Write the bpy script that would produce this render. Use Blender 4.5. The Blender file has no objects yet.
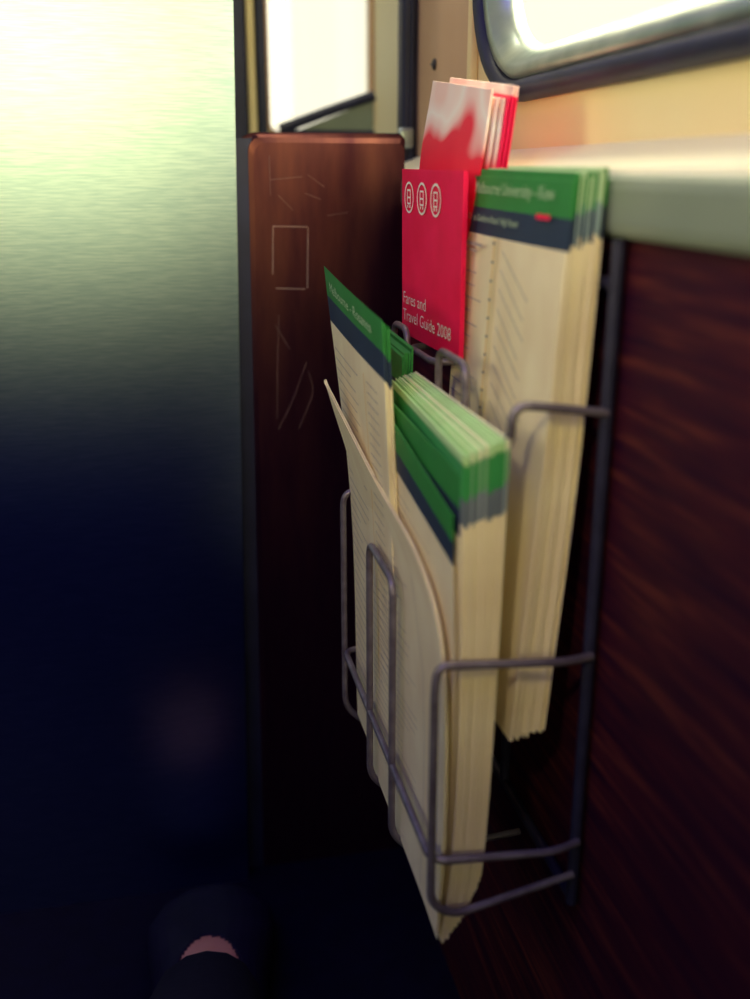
import bpy, bmesh, math, random
from mathutils import Vector, Matrix
random.seed(4)
sc=bpy.context.scene
H=0.82
FL=-H
V=Vector
# ---------------------------------------------------------------- materials
def nmat(name, col=(.5,.5,.5), rough=.5, metal=0.0, spec=.5):
    m=bpy.data.materials.new(name); m.use_nodes=True
    nt=m.node_tree; b=nt.nodes['Principled BSDF']
    b.inputs['Base Color'].default_value=(*col,1); b.inputs['Roughness'].default_value=rough
    b.inputs['Metallic'].default_value=metal
    b.inputs['Specular IOR Level'].default_value=spec
    return m,nt,b
def noise(nt,scale,vscale=(1,1,1),detail=4,coord='Object'):
    tc=nt.nodes.new('ShaderNodeTexCoord'); mp=nt.nodes.new('ShaderNodeMapping')
    mp.inputs['Scale'].default_value=vscale
    n=nt.nodes.new('ShaderNodeTexNoise'); n.inputs['Scale'].default_value=scale; n.inputs['Detail'].default_value=detail
    nt.links.new(tc.outputs[coord],mp.inputs[0]); nt.links.new(mp.outputs[0],n.inputs['Vector'])
    return n
def ramp(nt,src,stops,interp='LINEAR'):
    r=nt.nodes.new('ShaderNodeValToRGB'); r.color_ramp.interpolation=interp
    e=r.color_ramp.elements
    while len(e)<len(stops): e.new(.5)
    for i,(p,c) in enumerate(stops):
        e[i].position=p; e[i].color=(*c,1)
    nt.links.new(src,r.inputs[0]); return r
def noisy(name,c1,c2,scale,vs=(1,1,1),rough=.5,metal=0,bump=0,spec=.5,lo=.35,hi=.65):
    m,nt,b=nmat(name,c1,rough,metal,spec)
    n=noise(nt,scale,vs); r=ramp(nt,n.outputs['Fac'],[(lo,c1),(hi,c2)])
    nt.links.new(r.outputs[0],b.inputs['Base Color'])
    if bump:
        bp=nt.nodes.new('ShaderNodeBump'); bp.inputs['Strength'].default_value=bump; bp.inputs['Distance'].default_value=.002
        nt.links.new(n.outputs['Fac'],bp.inputs['Height']); nt.links.new(bp.outputs[0],b.inputs['Normal'])
    return m
M={}
# metal / lacquer sheets: short-tailed glossy lobe plus a trace of diffuse
def sheet(name,rough,diff,nz,stops):
    m=bpy.data.materials.new(name); m.use_nodes=True; nt=m.node_tree; nt.nodes.clear()
    o=nt.nodes.new('ShaderNodeOutputMaterial'); g=nt.nodes.new('ShaderNodeBsdfAnisotropic'); g.distribution='BECKMANN'; g.inputs['Roughness'].default_value=rough
    d=nt.nodes.new('ShaderNodeBsdfDiffuse'); d.inputs['Color'].default_value=(*diff,1)
    ad=nt.nodes.new('ShaderNodeAddShader'); nt.links.new(g.outputs[0],ad.inputs[0]); nt.links.new(d.outputs[0],ad.inputs[1]); nt.links.new(ad.outputs[0],o.inputs[0])
    n=noise(nt,*nz); r=ramp(nt,n.outputs['Fac'],stops); nt.links.new(r.outputs[0],g.inputs['Color'])
    return m
M['steel']=sheet('brushed_steel',.33,(.0015,.0025,.026),(45,(1,1,18),5),[(.25,(.28,.41,.48)),(.5,(.36,.50,.55)),(.78,(.48,.61,.64))])
M['brown']=sheet('brown_panel',.34,(.010,.0025,.010),(7,(6,1,1.2),5),[(.3,(.055,.018,.020)),(.7,(.14,.052,.036))])
# wood laminate
m,nt,b=nmat('wood_laminate',(.08,.02,.015),.6,0,.12)
n=noise(nt,9,(1,1.1,16),6); r=ramp(nt,n.outputs['Fac'],[(.30,(.016,.0018,.018)),(.55,(.052,.007,.017)),(.75,(.13,.028,.022))])
nt.links.new(r.outputs[0],b.inputs['Base Color']); M['wood']=m
M['navy']=noisy('navy_laminate',(.004,.003,.05),(.006,.005,.07),8,rough=.7,spec=.2)
M['floor']=noisy('dark_vinyl_floor',(.003,.0015,.014),(.004,.0025,.019),40,rough=.8,bump=.1,spec=.1)
M['rail']=noisy('grey_green_rail',(.20,.25,.18),(.27,.32,.23),6,rough=.4)
M['sill']=noisy('cream_sill',(.93,.86,.60),(.95,.90,.68),5,rough=.4)
M['cream']=noisy('cream_wall_panel',(.90,.70,.33),(.94,.79,.44),4,rough=.5)
M['tan']=noisy('tan_pillar_panel',(.58,.34,.18),(.68,.44,.25),4,rough=.5)
M['rubber']=noisy('rubber_gasket',(.006,.007,.035),(.012,.014,.055),20,rough=.5)
M['alum']=noisy('aluminium_frame',(.30,.37,.35),(.48,.54,.50),9,(1,3,3),rough=.32,metal=.7)
M['wire']=noisy('grey_wire',(.16,.13,.16),(.25,.22,.25),60,rough=.42,metal=.5)
M['backbar']=noisy('dark_coated_bar',(.012,.012,.035),(.02,.02,.05),60,rough=.5)
M['screw']=noisy('screw_metal',(.05,.04,.05),(.09,.08,.08),50,rough=.4,metal=.8)
M['scratch']=noisy('scratched_mark',(.36,.24,.20),(.48,.34,.30),90,rough=.8)
M['scratch2']=noisy('faint_scratch',(.17,.09,.08),(.23,.13,.12),90,rough=.8)
M['white']=noisy('white_print',(.85,.82,.72),(.9,.88,.8),10,rough=.6)
M['palegreen']=noisy('pale_green_print',(.50,.68,.40),(.58,.74,.46),10,rough=.6)
M['ink']=noisy('dark_ink',(.05,.05,.08),(.1,.09,.12),30,rough=.6)
M['yellow']=noisy('yellow_ink',(.85,.58,.18),(.88,.64,.24),30,rough=.6)
M['inkgrey']=noisy('grey_ink',(.36,.30,.26),(.50,.44,.36),300,rough=.6)
M['skin']=noisy('skin',(.50,.17,.15),(.56,.22,.19),20,rough=.5)
M['shoe']=noisy('shoe_leather',(.005,.003,.022),(.008,.005,.03),30,rough=.6,spec=.12)
M['trouser']=noisy('trouser_cloth',(.004,.003,.016),(.006,.005,.020),120,rough=.9,bump=.3,spec=.1)
M['seat']=noisy('seat_moquette',(.006,.006,.06),(.01,.012,.10),60,rough=.95,bump=.3)
M['ceil']=noisy('ceiling_panel',(.10,.10,.13),(.13,.13,.16),3,rough=.8)
M['lwall']=noisy('side_panel',(.006,.004,.12),(.010,.007,.16),3,rough=.8,spec=.1)
# glass : thin pane
m=bpy.data.materials.new('window_glass'); m.use_nodes=True; nt=m.node_tree; nt.nodes.clear()
o=nt.nodes.new('ShaderNodeOutputMaterial'); mx=nt.nodes.new('ShaderNodeMixShader'); t=nt.nodes.new('ShaderNodeBsdfTransparent'); g=nt.nodes.new('ShaderNodeBsdfGlossy')
g.inputs['Roughness'].default_value=.05; mx.inputs[0].default_value=.06
nt.links.new(t.outputs[0],mx.inputs[1]); nt.links.new(g.outputs[0],mx.inputs[2]); nt.links.new(mx.outputs[0],o.inputs[0]); M['glass']=m
# timetable paper (bands by UV v)
def paper(name,stops,cream=(.80,.70,.48)):
    m,nt,b=nmat(name,cream,.55,0,.3)
    tc=nt.nodes.new('ShaderNodeTexCoord'); sp=nt.nodes.new('ShaderNodeSeparateXYZ'); nt.links.new(tc.outputs['UV'],sp.inputs[0])
    r=ramp(nt,sp.outputs['Y'],stops,'CONSTANT')
    n=noise(nt,5,(1,1,1),3,'UV'); mx=nt.nodes.new('ShaderNodeMixRGB'); mx.blend_type='MULTIPLY'; mx.inputs[0].default_value=1
    rr=ramp(nt,n.outputs['Fac'],[(.3,(.88,.82,.78)),(.7,(1,1,1))])
    nt.links.new(r.outputs[0],mx.inputs[1]); nt.links.new(rr.outputs[0],mx.inputs[2])
    nt.links.new(mx.outputs[0],b.inputs['Base Color'])
    return m
CR=(.96,.86,.56); GR=(.035,.27,.055); NV=(.025,.045,.09)
M['tt']=paper('timetable_paper',[(0,GR),(.056,NV),(.108,CR)])
M['tt2']=paper('pale_edge_paper',[(0,(.50,.70,.42)),(.050,(.30,.42,.42)),(.10,CR)])
M['plain']=paper('plain_paper',[(0,CR),(.5,CR)])
M['greentop']=paper('green_top_paper',[(0,(.50,.80,.38)),(.012,(.05,.36,.10)),(.075,(.16,.20,.24)),(.125,CR)])
M['greentop2']=paper('pale_green_top_paper',[(0,(.90,.92,.66)),(.012,(.22,.50,.24)),(.070,(.30,.36,.38)),(.12,CR)])
m,nt,b=nmat('red_guide_cover',(.62,.01,.05),.5,0,.2)
n=noise(nt,4,(1,1,1),2,'UV'); r=ramp(nt,n.outputs['Fac'],[(.3,(.86,.004,.065)),(.7,(.96,.008,.095))]); nt.links.new(r.outputs[0],b.inputs['Base Color']); M['red']=m
m,nt,b=nmat('pink_leaflet_print',(.8,.3,.3),.5,0,.2)
tc=nt.nodes.new('ShaderNodeTexCoord'); sp=nt.nodes.new('ShaderNodeSeparateXYZ'); nt.links.new(tc.outputs['UV'],sp.inputs[0])
n=noise(nt,2.2,(1,1,1),1,'UV'); ad=nt.nodes.new('ShaderNodeMath'); ad.operation='MULTIPLY_ADD'; ad.inputs[1].default_value=.8
nt.links.new(n.outputs['Fac'],ad.inputs[0]); nt.links.new(sp.outputs['Y'],ad.inputs[2])
r=ramp(nt,ad.outputs[0],[(.36,(.96,.66,.56)),(.46,(.99,.88,.78)),(.54,(.96,.66,.58)),(.62,(.90,.02,.06)),(.8,(.86,.006,.05))]); nt.links.new(r.outputs[0],b.inputs['Base Color']); M['pink']=m

# ---------------------------------------------------------------- helpers
def mkobj(name,bm,mats,parent=None,smooth=False):
    me=bpy.data.meshes.new(name); bm.normal_update(); bm.to_mesh(me); bm.free()
    if not isinstance(mats,(list,tuple)): mats=[mats]
    for x in mats: me.materials.append(x)
    if smooth:
        for p in me.polygons: p.use_smooth=True
    ob=bpy.data.objects.new(name,me); sc.collection.objects.link(ob)
    if parent: ob.parent=parent
    return ob
def empty(name):
    e=bpy.data.objects.new(name,None); e.empty_display_size=.05; sc.collection.objects.link(e); return e
def box(name,a,b_,mat,parent=None,bev=0.0,seg=3):
    bm=bmesh.new(); bmesh.ops.create_cube(bm,size=1)
    for v in bm.verts:
        v.co=V([(a[i]+b_[i])/2+v.co[i]*(b_[i]-a[i]) for i in range(3)])
    if bev: bmesh.ops.bevel(bm,geom=bm.edges[:],offset=bev,segments=seg,profile=.5,affect='EDGES')
    return mkobj(name,bm,mat,parent,bev>0)
def prism(name,prof,y0,y1,mat,parent=None,smooth=False):
    bm=bmesh.new(); n=len(prof)
    a=[bm.verts.new((x,y0,z)) for x,z in prof]; c=[bm.verts.new((x,y1,z)) for x,z in prof]
    for i in range(n): bm.faces.new((a[i],a[(i+1)%n],c[(i+1)%n],c[i]))
    bm.faces.new(a[::-1]); bm.faces.new(c)
    bmesh.ops.recalc_face_normals(bm,faces=bm.faces[:])
    return mkobj(name,bm,mat,parent,smooth)
def rr(a0,a1,b0,b1,r,n=10):
    pts=[]
    for cx,cy,s in ((a1-r,b1-r,0),(a0+r,b1-r,1),(a0+r,b0+r,2),(a1-r,b0+r,3)):
        for i in range(n+1):
            t=(s+i/n)*math.pi/2; pts.append((cx+r*math.cos(t),cy+r*math.sin(t)))
    return pts
def wall_hole(name,outer,holes,mp,mat,thick):
    bm=bmesh.new(); ed=[]
    for lp in [outer]+holes:
        vs=[bm.verts.new(mp(p[0],p[1])) for p in lp]
        for i in range(len(vs)): ed.append(bm.edges.new((vs[i],vs[(i+1)%len(vs)])))
    bmesh.ops.triangle_fill(bm,edges=ed,use_beauty=True)
    ret=bmesh.ops.extrude_face_region(bm,geom=bm.faces[:])
    for e in ret['geom']:
        if isinstance(e,bmesh.types.BMVert): e.co+=V(thick)
    bmesh.ops.recalc_face_normals(bm,faces=bm.faces[:])
    return mkobj(name,bm,mat)
def loft_rings(name,rings,mat,parent=None,closed_prof=True,smooth=True):
    bm=bmesh.new(); R=[[bm.verts.new(p) for p in r] for r in rings]; n=len(R[0]); k=len(R)
    for i in range(k if closed_prof else k-1):
        A=R[i];B=R[(i+1)%k]
        for j in range(n): bm.faces.new((A[j],A[(j+1)%n],B[(j+1)%n],B[j]))
    bmesh.ops.recalc_face_normals(bm,faces=bm.faces[:])
    return mkobj(name,bm,mat,parent,smooth)
def fillet(pts,r=.012,n=6):
    pts=[V(p) for p in pts]; out=[pts[0]]
    for i in range(1,len(pts)-1):
        a,b_,c=pts[i-1],pts[i],pts[i+1]
        d1=(a-b_); d2=(c-b_); rr_=min(r,d1.length*.49,d2.length*.49)
        p=b_+d1.normalized()*rr_; q=b_+d2.normalized()*rr_
        for k in range(n+1):
            t=k/n; out.append(p*(1-t)**2+b_*2*t*(1-t)+q*t*t)
    out.append(pts[-1]); return out
def tubes(name,paths,r,mat,parent=None,fr=.012):
    cu=bpy.data.curves.new(name+'_c','CURVE'); cu.dimensions='3D'; cu.bevel_depth=r; cu.bevel_resolution=4; cu.use_fill_caps=True
    for p in paths:
        q=fillet(p,fr) if len(p)>2 else [V(x) for x in p]
        s=cu.splines.new('POLY'); s.points.add(len(q)-1)
        for i,x in enumerate(q): s.points[i].co=(*x,1)
    ob=bpy.data.objects.new(name+'_t',cu); sc.collection.objects.link(ob)
    bpy.context.view_layer.update()
    me=bpy.data.meshes.new_from_object(ob.evaluated_get(bpy.context.evaluated_depsgraph_get()))
    bpy.data.objects.remove(ob)
    me.materials.clear(); me.materials.append(mat)
    for p in me.polygons: p.use_smooth=True
    o=bpy.data.objects.new(name,me); sc.collection.objects.link(o)
    if parent:o.parent=parent
    return o
def poly_at(P,t):
    for i in range(len(P)-1):
        if t<=P[i+1][0] or i==len(P)-2:
            a,b_=P[i],P[i+1]; k=(t-a[0])/(b_[0]-a[0])
            p0=V(P[i-1][1:]) if i>0 else V(a[1:])*2-V(b_[1:])
            p3=V(P[i+2][1:]) if i+2<len(P) else V(b_[1:])*2-V(a[1:])
            p1,p2=V(a[1:]),V(b_[1:])
            return .5*((2*p1)+(p2-p0)*k+(2*p0-5*p1+4*p2-p3)*k*k+(3*p1-p0-3*p2+p3)*k**3)
def surf(F,N,bulge=0):
    def P(s,t):
        p=poly_at(F,t).lerp(poly_at(N,t),s)
        return p+V((-bulge*math.sin(math.pi*s),0,0))
    return P
def stack(name,P0,P1,n,mat,parent,jy=.0015,jz=.0015,gap=.8,ncol=6,nrow=24,shrink=None,alt=0.0):
    bm=bmesh.new(); uv=bm.loops.layers.uv.new('UVMap')
    for k in range(n):
        f0=k/n; f1=(k+gap)/n
        mi=1 if (alt and k>0 and random.random()<alt) else 0
        oy=random.uniform(-jy,jy); oz=random.uniform(-jz,jz)
        tm=1.0 if not shrink else shrink(k/max(1,n-1))
        grids=[]
        for f in (f0,f1):
            g=[]
            for i in range(nrow+1):
                t=i/nrow
                row=[]
                for j in range(ncol+1):
                    s=j/ncol
                    p=P0(s,t*tm).lerp(P1(s,t*tm),f)+V((0,oy,oz))
                    row.append((bm.verts.new(p),(s,t*tm)))
                g.append(row)
            grids.append(g)
        def q(*c):
            fc=bm.faces.new([x[0] for x in c]); fc.material_index=mi
            for l,x in zip(fc.loops,c): l[uv].uv=x[1]
        A,B=grids
        for i in range(nrow):
            for j in range(ncol):
                q(A[i][j],A[i+1][j],A[i+1][j+1],A[i][j+1]); q(B[i][j],B[i][j+1],B[i+1][j+1],B[i+1][j])
            q(A[i][0],B[i][0],B[i+1][0],A[i+1][0]); q(A[i][ncol],A[i+1][ncol],B[i+1][ncol],B[i][ncol])
        for j in range(ncol):
            q(A[0][j],A[0][j+1],B[0][j+1],B[0][j]); q(A[nrow][j],B[nrow][j],B[nrow][j+1],A[nrow][j+1])
    return mkobj(name,bm,mat,parent,False)
def prints(name,P,items,mat,parent,off=.0009):
    bm=bmesh.new()
    for s0,t0,s1,t1,w in items:
        n=4; d=V((s1-s0,(t1-t0)*1.75))
        if d.length<1e-6: continue
        nn=V((-d.y,d.x)).normalized()*w
        prev=None
        for i in range(n+1):
            k=i/n; s=s0+(s1-s0)*k; t=t0+(t1-t0)*k
            a=bm.verts.new(P(s+nn.x*1.75,t+nn.y)+V((-off,0,0))); c=bm.verts.new(P(s-nn.x*1.75,t-nn.y)+V((-off,0,0)))
            if prev: bm.faces.new((prev[0],a,c,prev[1]))
            prev=(a,c)
    return mkobj(name,bm,mat,parent)
def text_on(name,txt,P,s0,t0,hs,ht,mat,parent,off=.001,align='LEFT'):
    cu=bpy.data.curves.new(name,'FONT'); cu.body=txt; cu.size=1; cu.align_x=align; cu.resolution_u=3; cu.offset=-.006
    ob=bpy.data.objects.new(name+'_t',cu); sc.collection.objects.link(ob); bpy.context.view_layer.update()
    me=bpy.data.meshes.new_from_object(ob.evaluated_get(bpy.context.evaluated_depsgraph_get())); bpy.data.objects.remove(ob)
    for v in me.vertices:
        v.co=P(s0+v.co.x*hs,t0-v.co.y*ht)+V((-off,0,0))
    me.materials.clear(); me.materials.append(mat)
    o=bpy.data.objects.new(name,me); sc.collection.objects.link(o); o.parent=parent
    return o

# ---------------------------------------------------------------- room shell
box('floor',(-1.3,-1.3,FL-.04),(.5,1.75,FL),M['floor'])
box('ceiling',(-1.3,-1.3,1.1),(.5,1.54,1.14),M['ceil'])
box('wall_right',(.262,-1.25,FL),(.31,1.19,-.0325),M['wood'])
pr=[(.31,-.034),(.256,-.034),(.2535,-.031),(.2525,-.026),(.2525,-.008),(.2540,-.003),(.258,.0),(.31,.0)]
prism('trim_rail',pr,-1.25,1.19,M['rail'])
prism('window_sill',[(.258,.0),(.2600,.0035),(.300,.020),(.31,.02),(.31,.0)],-1.25,1.185,M['sill'])
win=rr(.10,.935,.060,.62,.11)
wall_hole('wall_right_upper',[(-1.25,.02),(.955,.02),(.955,1.1),(-1.25,1.1)],[win],lambda y,z:(.300,y,z),M['cream'],(.03,0,0))
box('wall_pillar',(.297,.955,.02),(.33,1.175,1.1),M['tan'])
box('trim_pillar_strip',(.292,.950,.02),(.300,.962,1.1),M['cream'],bev=.002)
w=empty('window_1')
def ring(inset,x,r=.11): return [(x,y,z) for y,z in rr(.10+inset,.935-inset,.060+inset,.62-inset,max(.02,r-inset))]
loft_rings('gasket',[ring(-.004,.301),ring(-.004,.292),ring(.003,.286),ring(.010,.288),ring(.013,.294),ring(.013,.310),ring(-.004,.310)],M['rubber'],w)
loft_rings('inner_frame',[ring(.012,.296),ring(.016,.291),ring(.024,.293),ring(.033,.306),ring(.040,.318),ring(.012,.318)],M['alum'],w)
bm=bmesh.new(); f=bm.faces.new([bm.verts.new(p) for p in ring(.018,.314)]); mkobj('pane',bm,M['glass'],w)
sw=empty('pillar_screw')
bm=bmesh.new(); bmesh.ops.create_uvsphere(bm,u_segments=20,v_segments=10,radius=.006)
for v in bm.verts: v.co=V((.2965+v.co.x*.5,1.09+v.co.y,.109+v.co.z))
mkobj('head',bm,M['screw'],sw,True)
box('slot',(.2930,1.0852,.1083),(.2941,1.0948,.1097),M['rubber'],sw)
dp=empty('corner_post')
box('post',(.281,1.165,-.03),(.300,1.195,1.1),M['rubber'],dp,.004)
box('post_edge',(.289,1.159,-.03),(.292,1.166,1.1),M['backbar'],dp,.0012)
box('post_base',(.275,1.155,.028),(.292,1.166,.050),M['alum'],dp,.003)
# vestibule far wall with window
wall_hole('wall_far',[(-.4,FL),(.40,FL),(.40,1.1),(-.4,1.1)],[rr(.168,.316,.056,.80,.012,4)],lambda x,z:(x,1.50,z),M['sill'],(0,.04,0))
w2=empty('window_2')
def ring2(i,y): return [(x,y,z) for x,z in rr(.168+i,.316-i,.056+i,.80-i,max(.004,.012-i),4)]
loft_rings('frame',[ring2(-.003,1.502),ring2(-.003,1.496),ring2(.002,1.496),ring2(.003,1.51),ring2(-.003,1.51)],M['tan'],w2)
bm=bmesh.new(); bm.faces.new([bm.verts.new(p) for p in ring2(.0,1.52)]); mkobj('pane',bm,M['glass'],w2)
prism_b=bmesh.new()
tri=[(.205,.058),(.316,.100),(.316,.058)]
a=[prism_b.verts.new((x,1.487,z)) for x,z in tri]; c=[prism_b.verts.new((x,1.494,z)) for x,z in tri]
prism_b.faces.new(a); prism_b.faces.new(c[::-1])
for i in range(3): prism_b.faces.new((a[i],c[i],c[(i+1)%3],a[(i+1)%3]))
bmesh.ops.recalc_face_normals(prism_b,faces=prism_b.faces[:]); mkobj('cover_board',prism_b,M['rail'],w2)
tubes('sloped_bar',[[(.182,1.484,.060),(.250,1.484,.084),(.316,1.484,.106)]],.007,M['rubber'],w2)
tubes('bottom_bar',[[(.182,1.484,.056),(.316,1.484,.056)]],.004,M['rubber'],w2)
jp=empty('door_jamb')
box('jamb_dark',(.100,1.470,-.4),(.137,1.50,1.1),M['rubber'],jp,.003)
box('jamb_cream',(.139,1.478,-.4),(.150,1.50,1.1),M['cream'],jp,.002)
box('jamb_dark_inner',(.152,1.474,-.4),(.164,1.50,1.1),M['rubber'],jp,.003)
box('wall_vestibule_side',(.36,1.19,-.3),(.40,1.50,1.1),M['sill'])
box('wall_vestibule_lower',(.262,1.19,FL),(.44,1.50,-.3),M['navy'])

# steel bulkhead (slightly slanted free edge)
bm=bmesh.new()
co=[(-1.3,FL),(.0625,FL),(.0895,.30),(.107,1.1),(-1.3,1.1)]
a=[bm.verts.new((x,1.030,z)) for x,z in co]; c=[bm.verts.new((x,1.050,z)) for x,z in co]
for i in range(5): bm.faces.new((a[i],a[(i+1)%5],c[(i+1)%5],c[i]))
bm.faces.new(a[::-1]); bm.faces.new(c); bmesh.ops.recalc_face_normals(bm,faces=bm.faces[:])
bmesh.ops.bevel(bm,geom=[e for e in bm.edges if min(v.co.x for v in e.verts)>0],offset=.002,segments=2,affect='EDGES')
mkobj('wall_steel_bulkhead',bm,M['steel'])
box('trim_dark_gap_strip',(.03,1.0515,FL),(.100,1.075,.034),M['rubber'])  # dark strip added to fill the gap between bulkhead and partition

# brown partition, rounded top-left
pe=empty('brown_partition')
def part_ring(i,y):
    x0,x1,z0,z1,r=.092+i,.2570-i*.2,FL,.040-i,.013
    pts=[(x0,z0),(x1,z0),(x1,z1-.004),(x1-.004,z1)]
    for k in range(9):
        t=math.pi/2+k/8*math.pi/2; pts.append((x0+r+r*math.cos(t),z1-r+r*math.sin(t)))
    return [(x+ (.016*(z-.04) if x<.2 else 0),y,z) for x,z in pts]
rings=[part_ring(.0,1.12),part_ring(0,1.060),part_ring(.002,1.0545),part_ring(.005,1.0512),part_ring(.010,1.0500)]
bm=bmesh.new(); R=[[bm.verts.new(p) for p in r] for r in rings]
for A,B in zip(R,R[1:]):
    for j in range(len(A)): bm.faces.new((A[j],A[(j+1)%len(A)],B[(j+1)%len(A)],B[j]))
bm.faces.new(R[0]); bm.faces.new(R[-1]); bmesh.ops.recalc_face_normals(bm,faces=bm.faces[:])
mkobj('panel',bm,M['brown'],pe)
Y=1.0497
tubes('scratches',[[(x,Y,z) for x,z in s] for s in [[(.1187,-.050),(.1546,-.051),(.1525,-.1125)],[(.1187,-.050),(.117,-.098)],[(.120,-.112),(.150,-.1135)]]],.0004,M['scratch'],pe,.002)
sl=[[(.122,-.14),(.119,-.19),(.117,-.25)],[(.150,-.19),(.135,-.23),(.118,-.262)],[(.118,-.005),(.150,-.002)],[(.155,.0),(.172,-.012)],
    [(.117,.018),(.117,-.02)],[(.152,-.018),(.168,-.024)],[(.118,-.15),(.132,-.175)],[(.152,-.200),(.158,-.222),(.140,-.262)],[(.125,-.02),(.139,-.034)],[(.175,-.04),(.196,-.037)]]
tubes('fine_scratches',[[(x,Y,z) for x,z in s] for s in sl],.0003,M['scratch2'],pe,.03)

# left & rear walls with windows (daylight comes in through these)
RW=rr(-1.05,.20,.12,.68,.1); LW=rr(-.9,.85,.10,.85,.1)  # rear opening is unseen, sized to shape the reflection on the steel
wall_hole('wall_left',[(-1.3,FL),(1.03,FL),(1.03,1.1),(-1.3,1.1)],[LW],lambda y,z:(-1.3,y,z),M['lwall'],(-.03,0,0))
wall_hole('wall_rear',[(-1.3,FL),(.31,FL),(.31,1.1),(-1.3,1.1)],[RW],lambda x,z:(x,-1.3,z),M['lwall'],(0,-.03,0))
for nm,rg in (('window_3',[(-1.31,y,z) for y,z in LW]),('window_4',[(x,-1.31,z) for x,z in RW])):
    e=empty(nm)
    tubes('frame',[rg+[rg[0]]],.014,M['rubber'],e,.0)
    bm=bmesh.new(); bm.faces.new([bm.verts.new(p) for p in rg]); mkobj('pane',bm,M['glass'],e)

# ---------------------------------------------------------------- wire rack
XL=.150; XU=.196; yn=.526; yf=.837
rack=empty('wire_brochure_rack')
tubes('back_frame',[
 [(.2555,yn+.012,-.035),(.2555,yn+.012,-.485)],[(.2555,yf,-.035),(.2555,yf,-.485)],[(.2555,.68,-.035),(.2555,.68,-.485)],
 [(.2555,yn+.012,-.06),(.2555,yf,-.06)],[(.2555,yn+.012,-.480),(.2555,yf,-.480)]],.0040,M['backbar'],rack)
paths=[
 # lower pocket
 [(.2555,yn+.008,-.292),(.235,yn,-.290),(XL+.002,yn,-.284),(XL,yn,-.30),(XL,yn,-.458),(.166,yn,-.470),(.2535,yn+.008,-.458)],
 [(.2555,yn+.008,-.432),(.235,yn,-.431),(XL,yn,-.425),(XL,yf,-.425),(.2555,yf,-.425)],
 [(.2555,.722,-.50),(.172,.722,-.507),(XL,.722,-.488),(XL,.722,-.275),(XL,.640,-.275),(XL,.640,-.488),(.172,.640,-.507),(.2555,.640,-.50)],
 [(.2555,yf,-.275),(XL,yf,-.268),(XL,yf,-.485),(.172,yf,-.507),(.2555,yf,-.49)],
 # upper pocket
 [(.2555,.536,-.134),(XU,.536,-.126),(XU,.538,-.150),(XU,.60,-.20),(XU,.628,-.30)],
 [(.2555,.695,-.36),(XU,.695,-.345),(XU,.695,-.120),(XU,.628,-.120),(XU,.628,-.345),(.2555,.628,-.36)],
 [(.2555,yf,-.36),(XU,yf,-.345),(XU,yf,-.120),(XU,.790,-.120),(XU,.790,-.345)],
 [(XU,.61,-.27),(XU,yf,-.27)],
 [(.2555,.81,-.137),(.203,.81,-.137),(.203,.735,-.137),(.2555,.735,-.137)],
]
tubes('wires',paths,.0028,M['wire'],rack,.013)

# ---------------------------------------------------------------- timetables
D=empty('university_timetable_leaflets')
F0=[(0,.2270,.745,.002),(.5,.218,.745,-.175),(1,.2060,.745,-.352)]
N0=[(0,.2300,.547,-.001),(.5,.2200,.547,-.177),(1,.2075,.547,-.353)]
F1=[(0,.2460,.745,.005),(.5,.241,.745,-.174),(1,.229,.745,-.350)]
N1=[(0,.2505,.547,.003),(.5,.2440,.547,-.174),(1,.232,.547,-.351)]
PD=surf(F0,N0,.002)
stack('pages',PD,surf(F1,N1,.001),20,[M['tt'],M['tt2']],D,.0012,.003,.88,alt=.35)
PDs=lambda s,t:PD(s,t)+V((-.0005,0,0))
text_on('title','Melbourne University - Kew',PDs,.20,.038,.062,.032,M['palegreen'],D,.0025)
text_on('route','Route 72   via Glenferrie Road / High Street',PDs,.05,.090,.034,.018,M['palegreen'],D,.0025)
prints('page_mark',PDs,[(.80,.066,.90,.066,.004)],M['red'],D,.0026)
items=[]
for i in range(30):
    t=.19+i*.0255
    items.append((.06+.01*random.random(),t,.24+.14*random.random(),t,.0012))
diag=[(.54,.135+i*.035,.54+.30*random.uniform(.7,1),.135+i*.035+.075,.0014) for i in range(20)]
prints('stop_names',PDs,diag+items,M['inkgrey'],D,.0025)
prints('route_line',PDs,[(.46,.115,.46,.95,.0042)],M['yellow'],D,.0024)
prints('stops',PDs,[(.45,.125+i*.035,.47,.125+i*.035,.0022) for i in range(22)],M['ink'],D,.0027)
prints('heading',PDs,[(.06,.135,.34,.135,.003),(.06,.148,.28,.148,.002)],M['inkgrey'],D,.0026)

A=empty('suburb_timetable_leaflets')
PA=surf([(0,.137,.845,-.074),(.5,.157,.838,-.28),(1,.160,.828,-.49)],[(0,.1480,.670,-.096),(.5,.1575,.672,-.29),(1,.163,.672,-.49)],.001)
PA1=surf([(0,.143,.845,-.080),(.5,.164,.838,-.28),(1,.167,.828,-.49)],[(0,.154,.670,-.102),(.5,.1645,.672,-.29),(1,.170,.672,-.49)],.001)
stack('pages',PA,PA1,5,M['tt'],A,.0015,.002,.8)
text_on('title','Melbourne - Rosanna',PA,.14,.034,.085,.028,M['palegreen'],A,.0018)
prints('stop_names',PA,[(.10,.15+i*.021,.10+random.uniform(.25,.5),.15+i*.021,.0010) for i in range(38)],M['inkgrey'],A,.0018)
prints('route_line',PA,[(.70,.13,.70,.95,.003)],M['yellow'],A,.0018)
prints('stops',PA,[(.74,.14+i*.02,.92,.14+i*.02,.0010) for i in range(38)],M['inkgrey'],A,.0018)

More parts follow.
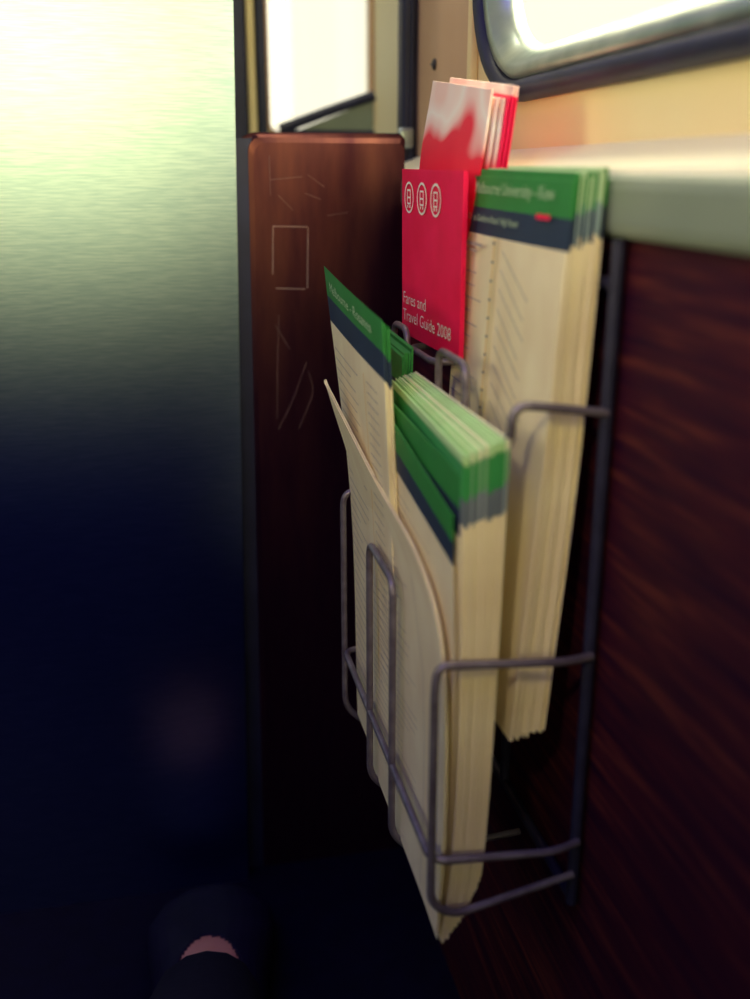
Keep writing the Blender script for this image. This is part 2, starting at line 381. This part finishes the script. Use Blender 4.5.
E=empty('folded_timetable_leaflets')
stack('pages',surf([(0,.178,.826,-.130),(1,.174,.826,-.49)],[(0,.180,.742,-.134),(1,.174,.742,-.49)]),
      surf([(0,.187,.826,-.122),(1,.184,.826,-.49)],[(0,.189,.742,-.126),(1,.184,.742,-.49)]),5,M['tt'],E,.001,.002,.8)

# thick pile
B=empty('thick_timetable_leaflets')
PB=surf([(0,.170,.735,-.150),(.5,.168,.735,-.32),(1,.165,.735,-.498)],[(0,.1665,.536,-.156),(.5,.1695,.536,-.325),(.85,.167,.536,-.44),(1,.1605,.536,-.500)])
PB1=surf([(0,.190,.735,-.144),(.5,.189,.735,-.32),(1,.182,.735,-.498)],[(0,.1960,.536,-.147),(.5,.1935,.536,-.325),(.85,.1895,.536,-.44),(1,.180,.536,-.500)])
stack('pages',PB,PB1,26,[M['greentop'],M['greentop2']],B,.0008,.0018,.86,shrink=lambda f:1-.13*f**2,alt=.4)
def cov(x,d):
    return surf([(0,.158-x,.760,-.153),(.5,.1655-x*.3,.742,-.32),(1,.163,.738,-.498)],[(0,.1655-x,.541,-.153-d),(.5,.1675-x*.2,.538,-.335),(.85,.165,.538,-.44),(1,.1585,.538,-.500)])
stack('front_cover',cov(.003,.040),cov(.0015,.040),1,M['tt'],B,0,0,.6)
stack('second_cover',cov(-.001,.016),cov(-.0025,.016),1,M['tt'],B,0,0,.6)
prints('stop_names',cov(.003,.040),[(.1,.15+i*.022,.1+random.uniform(.3,.7),.15+i*.022,.0009) for i in range(34)],M['inkgrey'],B,.0012)

# bent leaflet drooping in front
C=empty('bent_leaflet')
CF=[(0,.131,.815,-.163),(.25,.156,.785,-.27),(.6,.157,.765,-.38),(1,.157,.745,-.492)]
CN=[(0,.1305,.812,-.165),(.12,.1500,.705,-.2190),(.24,.1560,.605,-.2400),(.36,.1585,.552,-.272),(.5,.1600,.538,-.330),(.75,.1605,.536,-.410),(1,.1565,.534,-.490)]
CF1=[(a_,x+.0022,y,z) for a_,x,y,z in CF]; CN1=[(a_,x+.0028,y,z) for a_,x,y,z in CN]
stack('sheets',surf(CF,CN,.0),surf(CF1,CN1,.0),2,M['plain'],C,.0004,.0006,.7,8,48)
prints('small_print',surf(CF,CN),[(.12,.30+i*.02,.12+random.uniform(.35,.6),.30+i*.02,.0008) for i in range(30)],M['inkgrey'],C,.0008)
prints('fold_line',surf(CF,CN),[(.80,.30,.80,.98,.0009)],M['inkgrey'],C,.0008)

# red guide
G=empty('red_fares_guide')
PG=surf([(0,.2060,.855,.004),(1,.2060,.850,-.131)],[(0,.2140,.705,.002),(1,.2125,.700,-.131)])
PG1=surf([(0,.2100,.855,.004),(1,.2100,.850,-.131)],[(0,.2180,.705,.002),(1,.2165,.700,-.131)])
stack('cover',PG,PG1,2,M['red'],G,.0005,.0008,.8)
text_on('title','Fares and\nTravel Guide 2008',PG,.05,.80,.112,.105,M['white'],G,.0012)
bm=bmesh.new()
for k,cs in enumerate((.16,.39,.62)):
    r0,r1=.072,.084
    ring_=[]
    for i in range(28):
        t=i/28*2*math.pi
        ring_.append((bm.verts.new(PG(cs+r0*math.cos(t),.16+r0*1.1*math.sin(t))+V((-.0012,0,0))),bm.verts.new(PG(cs+r1*math.cos(t),.16+r1*1.1*math.sin(t))+V((-.0012,0,0)))))
    for i in range(28):
        a_,b_=ring_[i],ring_[(i+1)%28]; bm.faces.new((a_[0],a_[1],b_[1],b_[0]))
    for (dx,dy,wx,wy) in ((0,-.042,.030,.005),(0,.0,.030,.005),(0,.035,.030,.005),(-.028,-.003,.005,.04),(.028,-.003,.005,.04),(-.02,.052,.008,.008),(.02,.052,.008,.008)):
        vs=[bm.verts.new(PG(cs+dx+sx*wx,.16+dy+sy*wy)+V((-.0013,0,0))) for sx,sy in ((-1,-1),(1,-1),(1,1),(-1,1))]
        bm.faces.new(vs)
mkobj('tram_icons',bm,M['white'],G)

# pink leaflets
K=empty('pink_leaflets')
def pk(dx,dy=0,dz=0): return surf([(0,.2350+dx,.868+dy,.074+dz),(.4,.2235+dx,.868+dy,-.005+dz),(1,.2210+dx,.862+dy,-.13)],[(0,.2350+dx,.712+dy,.056+dz),(.4,.2260+dx,.712+dy,-.01+dz),(1,.2225+dx,.765+dy,-.13)])
stack('front_leaflet',pk(0),pk(.0016),1,M['pink'],K,0,0,.9)
stack('back_leaflets',pk(.003,-.004,-.003),pk(.016,-.014,-.002),5,M['pink'],K,.004,.004,.45)
stack('red_leaflets',pk(.007,-.016,-.007),pk(.0145,-.020,-.007),3,M['red'],K,.002,.002,.4)

# ---------------------------------------------------------------- person leg and shoe
L=empty('person_leg')
secs=[(.675,.012,.03),(.685,.032,.055),(.705,.042,.075),(.76,.045,.090),(.81,.049,.088),(.85,.055,.076),(.89,.061,.060),(.925,.062,.050),(.955,.050,.043),(.972,.032,.036),(.980,.012,.028)]
def foot(bm,grow,zb):
    rings=[]
    for y,hw,h in secs:
        r=[]
        for i in range(28):
            t=i/28*2*math.pi; c_,s_=math.cos(t),math.sin(t)
            x=(hw+grow)*math.copysign(abs(c_)**.8,c_); z=(h+grow)*(.5+.5*math.copysign(abs(s_)**(.9 if s_>0 else .45),s_))
            r.append(bm.verts.new((.008+x+ (y-.83)*.05,y+(y-.83)*grow*6,zb+z)))
        rings.append(r)
    for a_,b_ in zip(rings,rings[1:]):
        for j in range(28): bm.faces.new((a_[j],a_[(j+1)%28],b_[(j+1)%28],b_[j]))
    bm.faces.new(rings[0]); bm.faces.new(rings[-1]); bmesh.ops.recalc_face_normals(bm,faces=bm.faces[:])
bm=bmesh.new(); foot(bm,0,FL+.006); o=mkobj('foot',bm,M['skin'],L,True); s=o.modifiers.new('s','SUBSURF'); s.levels=1; s.render_levels=2
bm=bmesh.new(); foot(bm,.005,FL)
bmesh.ops.subdivide_edges(bm,edges=bm.edges[:],cuts=7,use_grid_fill=True,smooth=0)
dele=[]
for f in bm.faces:
    c_=f.calc_center_median()
    if c_.z>FL+.045 and ((c_.x-.006)/.034)**2+((c_.y-.765)/.084)**2<1: dele.append(f)
bmesh.ops.delete(bm,geom=dele,context='FACES')
o=mkobj('flat_shoe',bm,M['shoe'],L,True); s=o.modifiers.new('t','SOLIDIFY'); s.thickness=.003; s.offset=0
me=bpy.data.meshes.new('trouser_leg'); pts=[(.005,.772,-.735),(.0,.705,-.70),(-.03,.45,-.57),(-.06,.14,-.44),(-.10,-.15,-.43),(-.16,-.62,-.42)]
rad=[.050,.056,.070,.080,.095,.115]
me.from_pydata(pts,[(i,i+1) for i in range(5)],[]); me.materials.append(M['trouser'])
o=bpy.data.objects.new('trouser_leg',me); sc.collection.objects.link(o); o.parent=L
sk=o.modifiers.new('skin','SKIN'); o.modifiers.new('sub','SUBSURF').levels=2; o.modifiers['sub'].render_levels=2; sk.use_smooth_shade=True
for i,v in enumerate(me.skin_vertices[0].data): v.radius=(rad[i],rad[i]); v.use_root=(i==5)
S=empty('train_seat')
box('cushion',(-.60,-.95,-.66),(.22,-.18,-.535),M['seat'],S,.04,5)
box('backrest',(-.60,-1.08,-.60),(.22,-.94,-.05),M['seat'],S,.04,5)
box('base',(-.55,-.93,FL),(.18,-.30,-.65),M['navy'],S,.01)

# ---------------------------------------------------------------- light
wd=bpy.data.worlds.new('World'); sc.world=wd; wd.use_nodes=True; nt=wd.node_tree
bg=nt.nodes['Background']; tc=nt.nodes.new('ShaderNodeTexCoord'); sp=nt.nodes.new('ShaderNodeSeparateXYZ')
nt.links.new(tc.outputs['Generated'],sp.inputs[0])
r=ramp(nt,sp.outputs['Z'],[(0.0,(.2,.2,.3)),(.03,(1,.95,.74)),(1,(.9,.9,.72))]); nt.links.new(r.outputs[0],bg.inputs[0]); bg.inputs[1].default_value=1.2
R=math.radians
def area(nm,loc,rot,sx,sy,pw,col,spread=180):
    l=bpy.data.lights.new(nm,'AREA'); l.shape='RECTANGLE'; l.size=sx; l.size_y=sy; l.energy=pw; l.color=col; l.spread=R(spread)
    o=bpy.data.objects.new(nm,l); o.location=loc; o.rotation_euler=rot; sc.collection.objects.link(o); return o
area('fill_light_left',(-1.27,-.0,.48),(0,R(-90),0),.70,1.6,3.8,(1,.87,.52),40)  # added area lamp boosting the unseen left window, narrow spread dims low surfaces
area('fill_light_rear',(-.42,-1.27,.395),(R(90),0,0),1.15,.51,2.1,(1,.86,.36),62)  # added area lamp behind the camera, makes the bright reflection on the steel
area('window_light_right',(.325,.52,.34),(0,R(90),0),.45,.75,7,(1,.92,.60))
area('vestibule_lamp',(.15,1.30,1.05),(0,0,0),.3,.2,2.8,(1,.93,.66))
area('blue_fill',(-.5,.0,1.08),(0,0,0),.8,.8,6,(.10,.05,1))  # added blue fill overhead, tints the dark areas navy; not a real fitting
sp_=bpy.data.lights.new('rack_fill_spot','SPOT'); sp_.energy=21; sp_.color=(1,.84,.48); sp_.spot_size=R(28); sp_.spot_blend=1.0; sp_.shadow_soft_size=.06  # added spot from an invented source, brightens the leaflets in the rack
o=bpy.data.objects.new('rack_fill_spot',sp_); sc.collection.objects.link(o); o.location=(-.42,-.35,.62)
o.rotation_euler=(V((.20,.60,-.10))-V(o.location)).to_track_quat('-Z','Y').to_euler()

# camera
cd=bpy.data.cameras.new('camera'); cam=bpy.data.objects.new('camera',cd); sc.collection.objects.link(cam)
cd.sensor_fit='HORIZONTAL'; cd.sensor_width=27; cd.lens=36; cd.clip_start=.01
rt=V((.9779,-.2092,0)).normalized(); fw_=V((.199,.93,-.3091)).normalized(); up=rt.cross(fw_).normalized()
cam.matrix_world=Matrix(((rt.x,up.x,-fw_.x,0),(rt.y,up.y,-fw_.y,0),(rt.z,up.z,-fw_.z,0),(0,0,0,1)))
cd.dof.use_dof=True; cd.dof.focus_distance=.84; cd.dof.aperture_fstop=2.8
sc.camera=cam
for o in sc.objects:
    if o.parent is None: o.location.z+=H
sc.view_settings.view_transform='Standard'
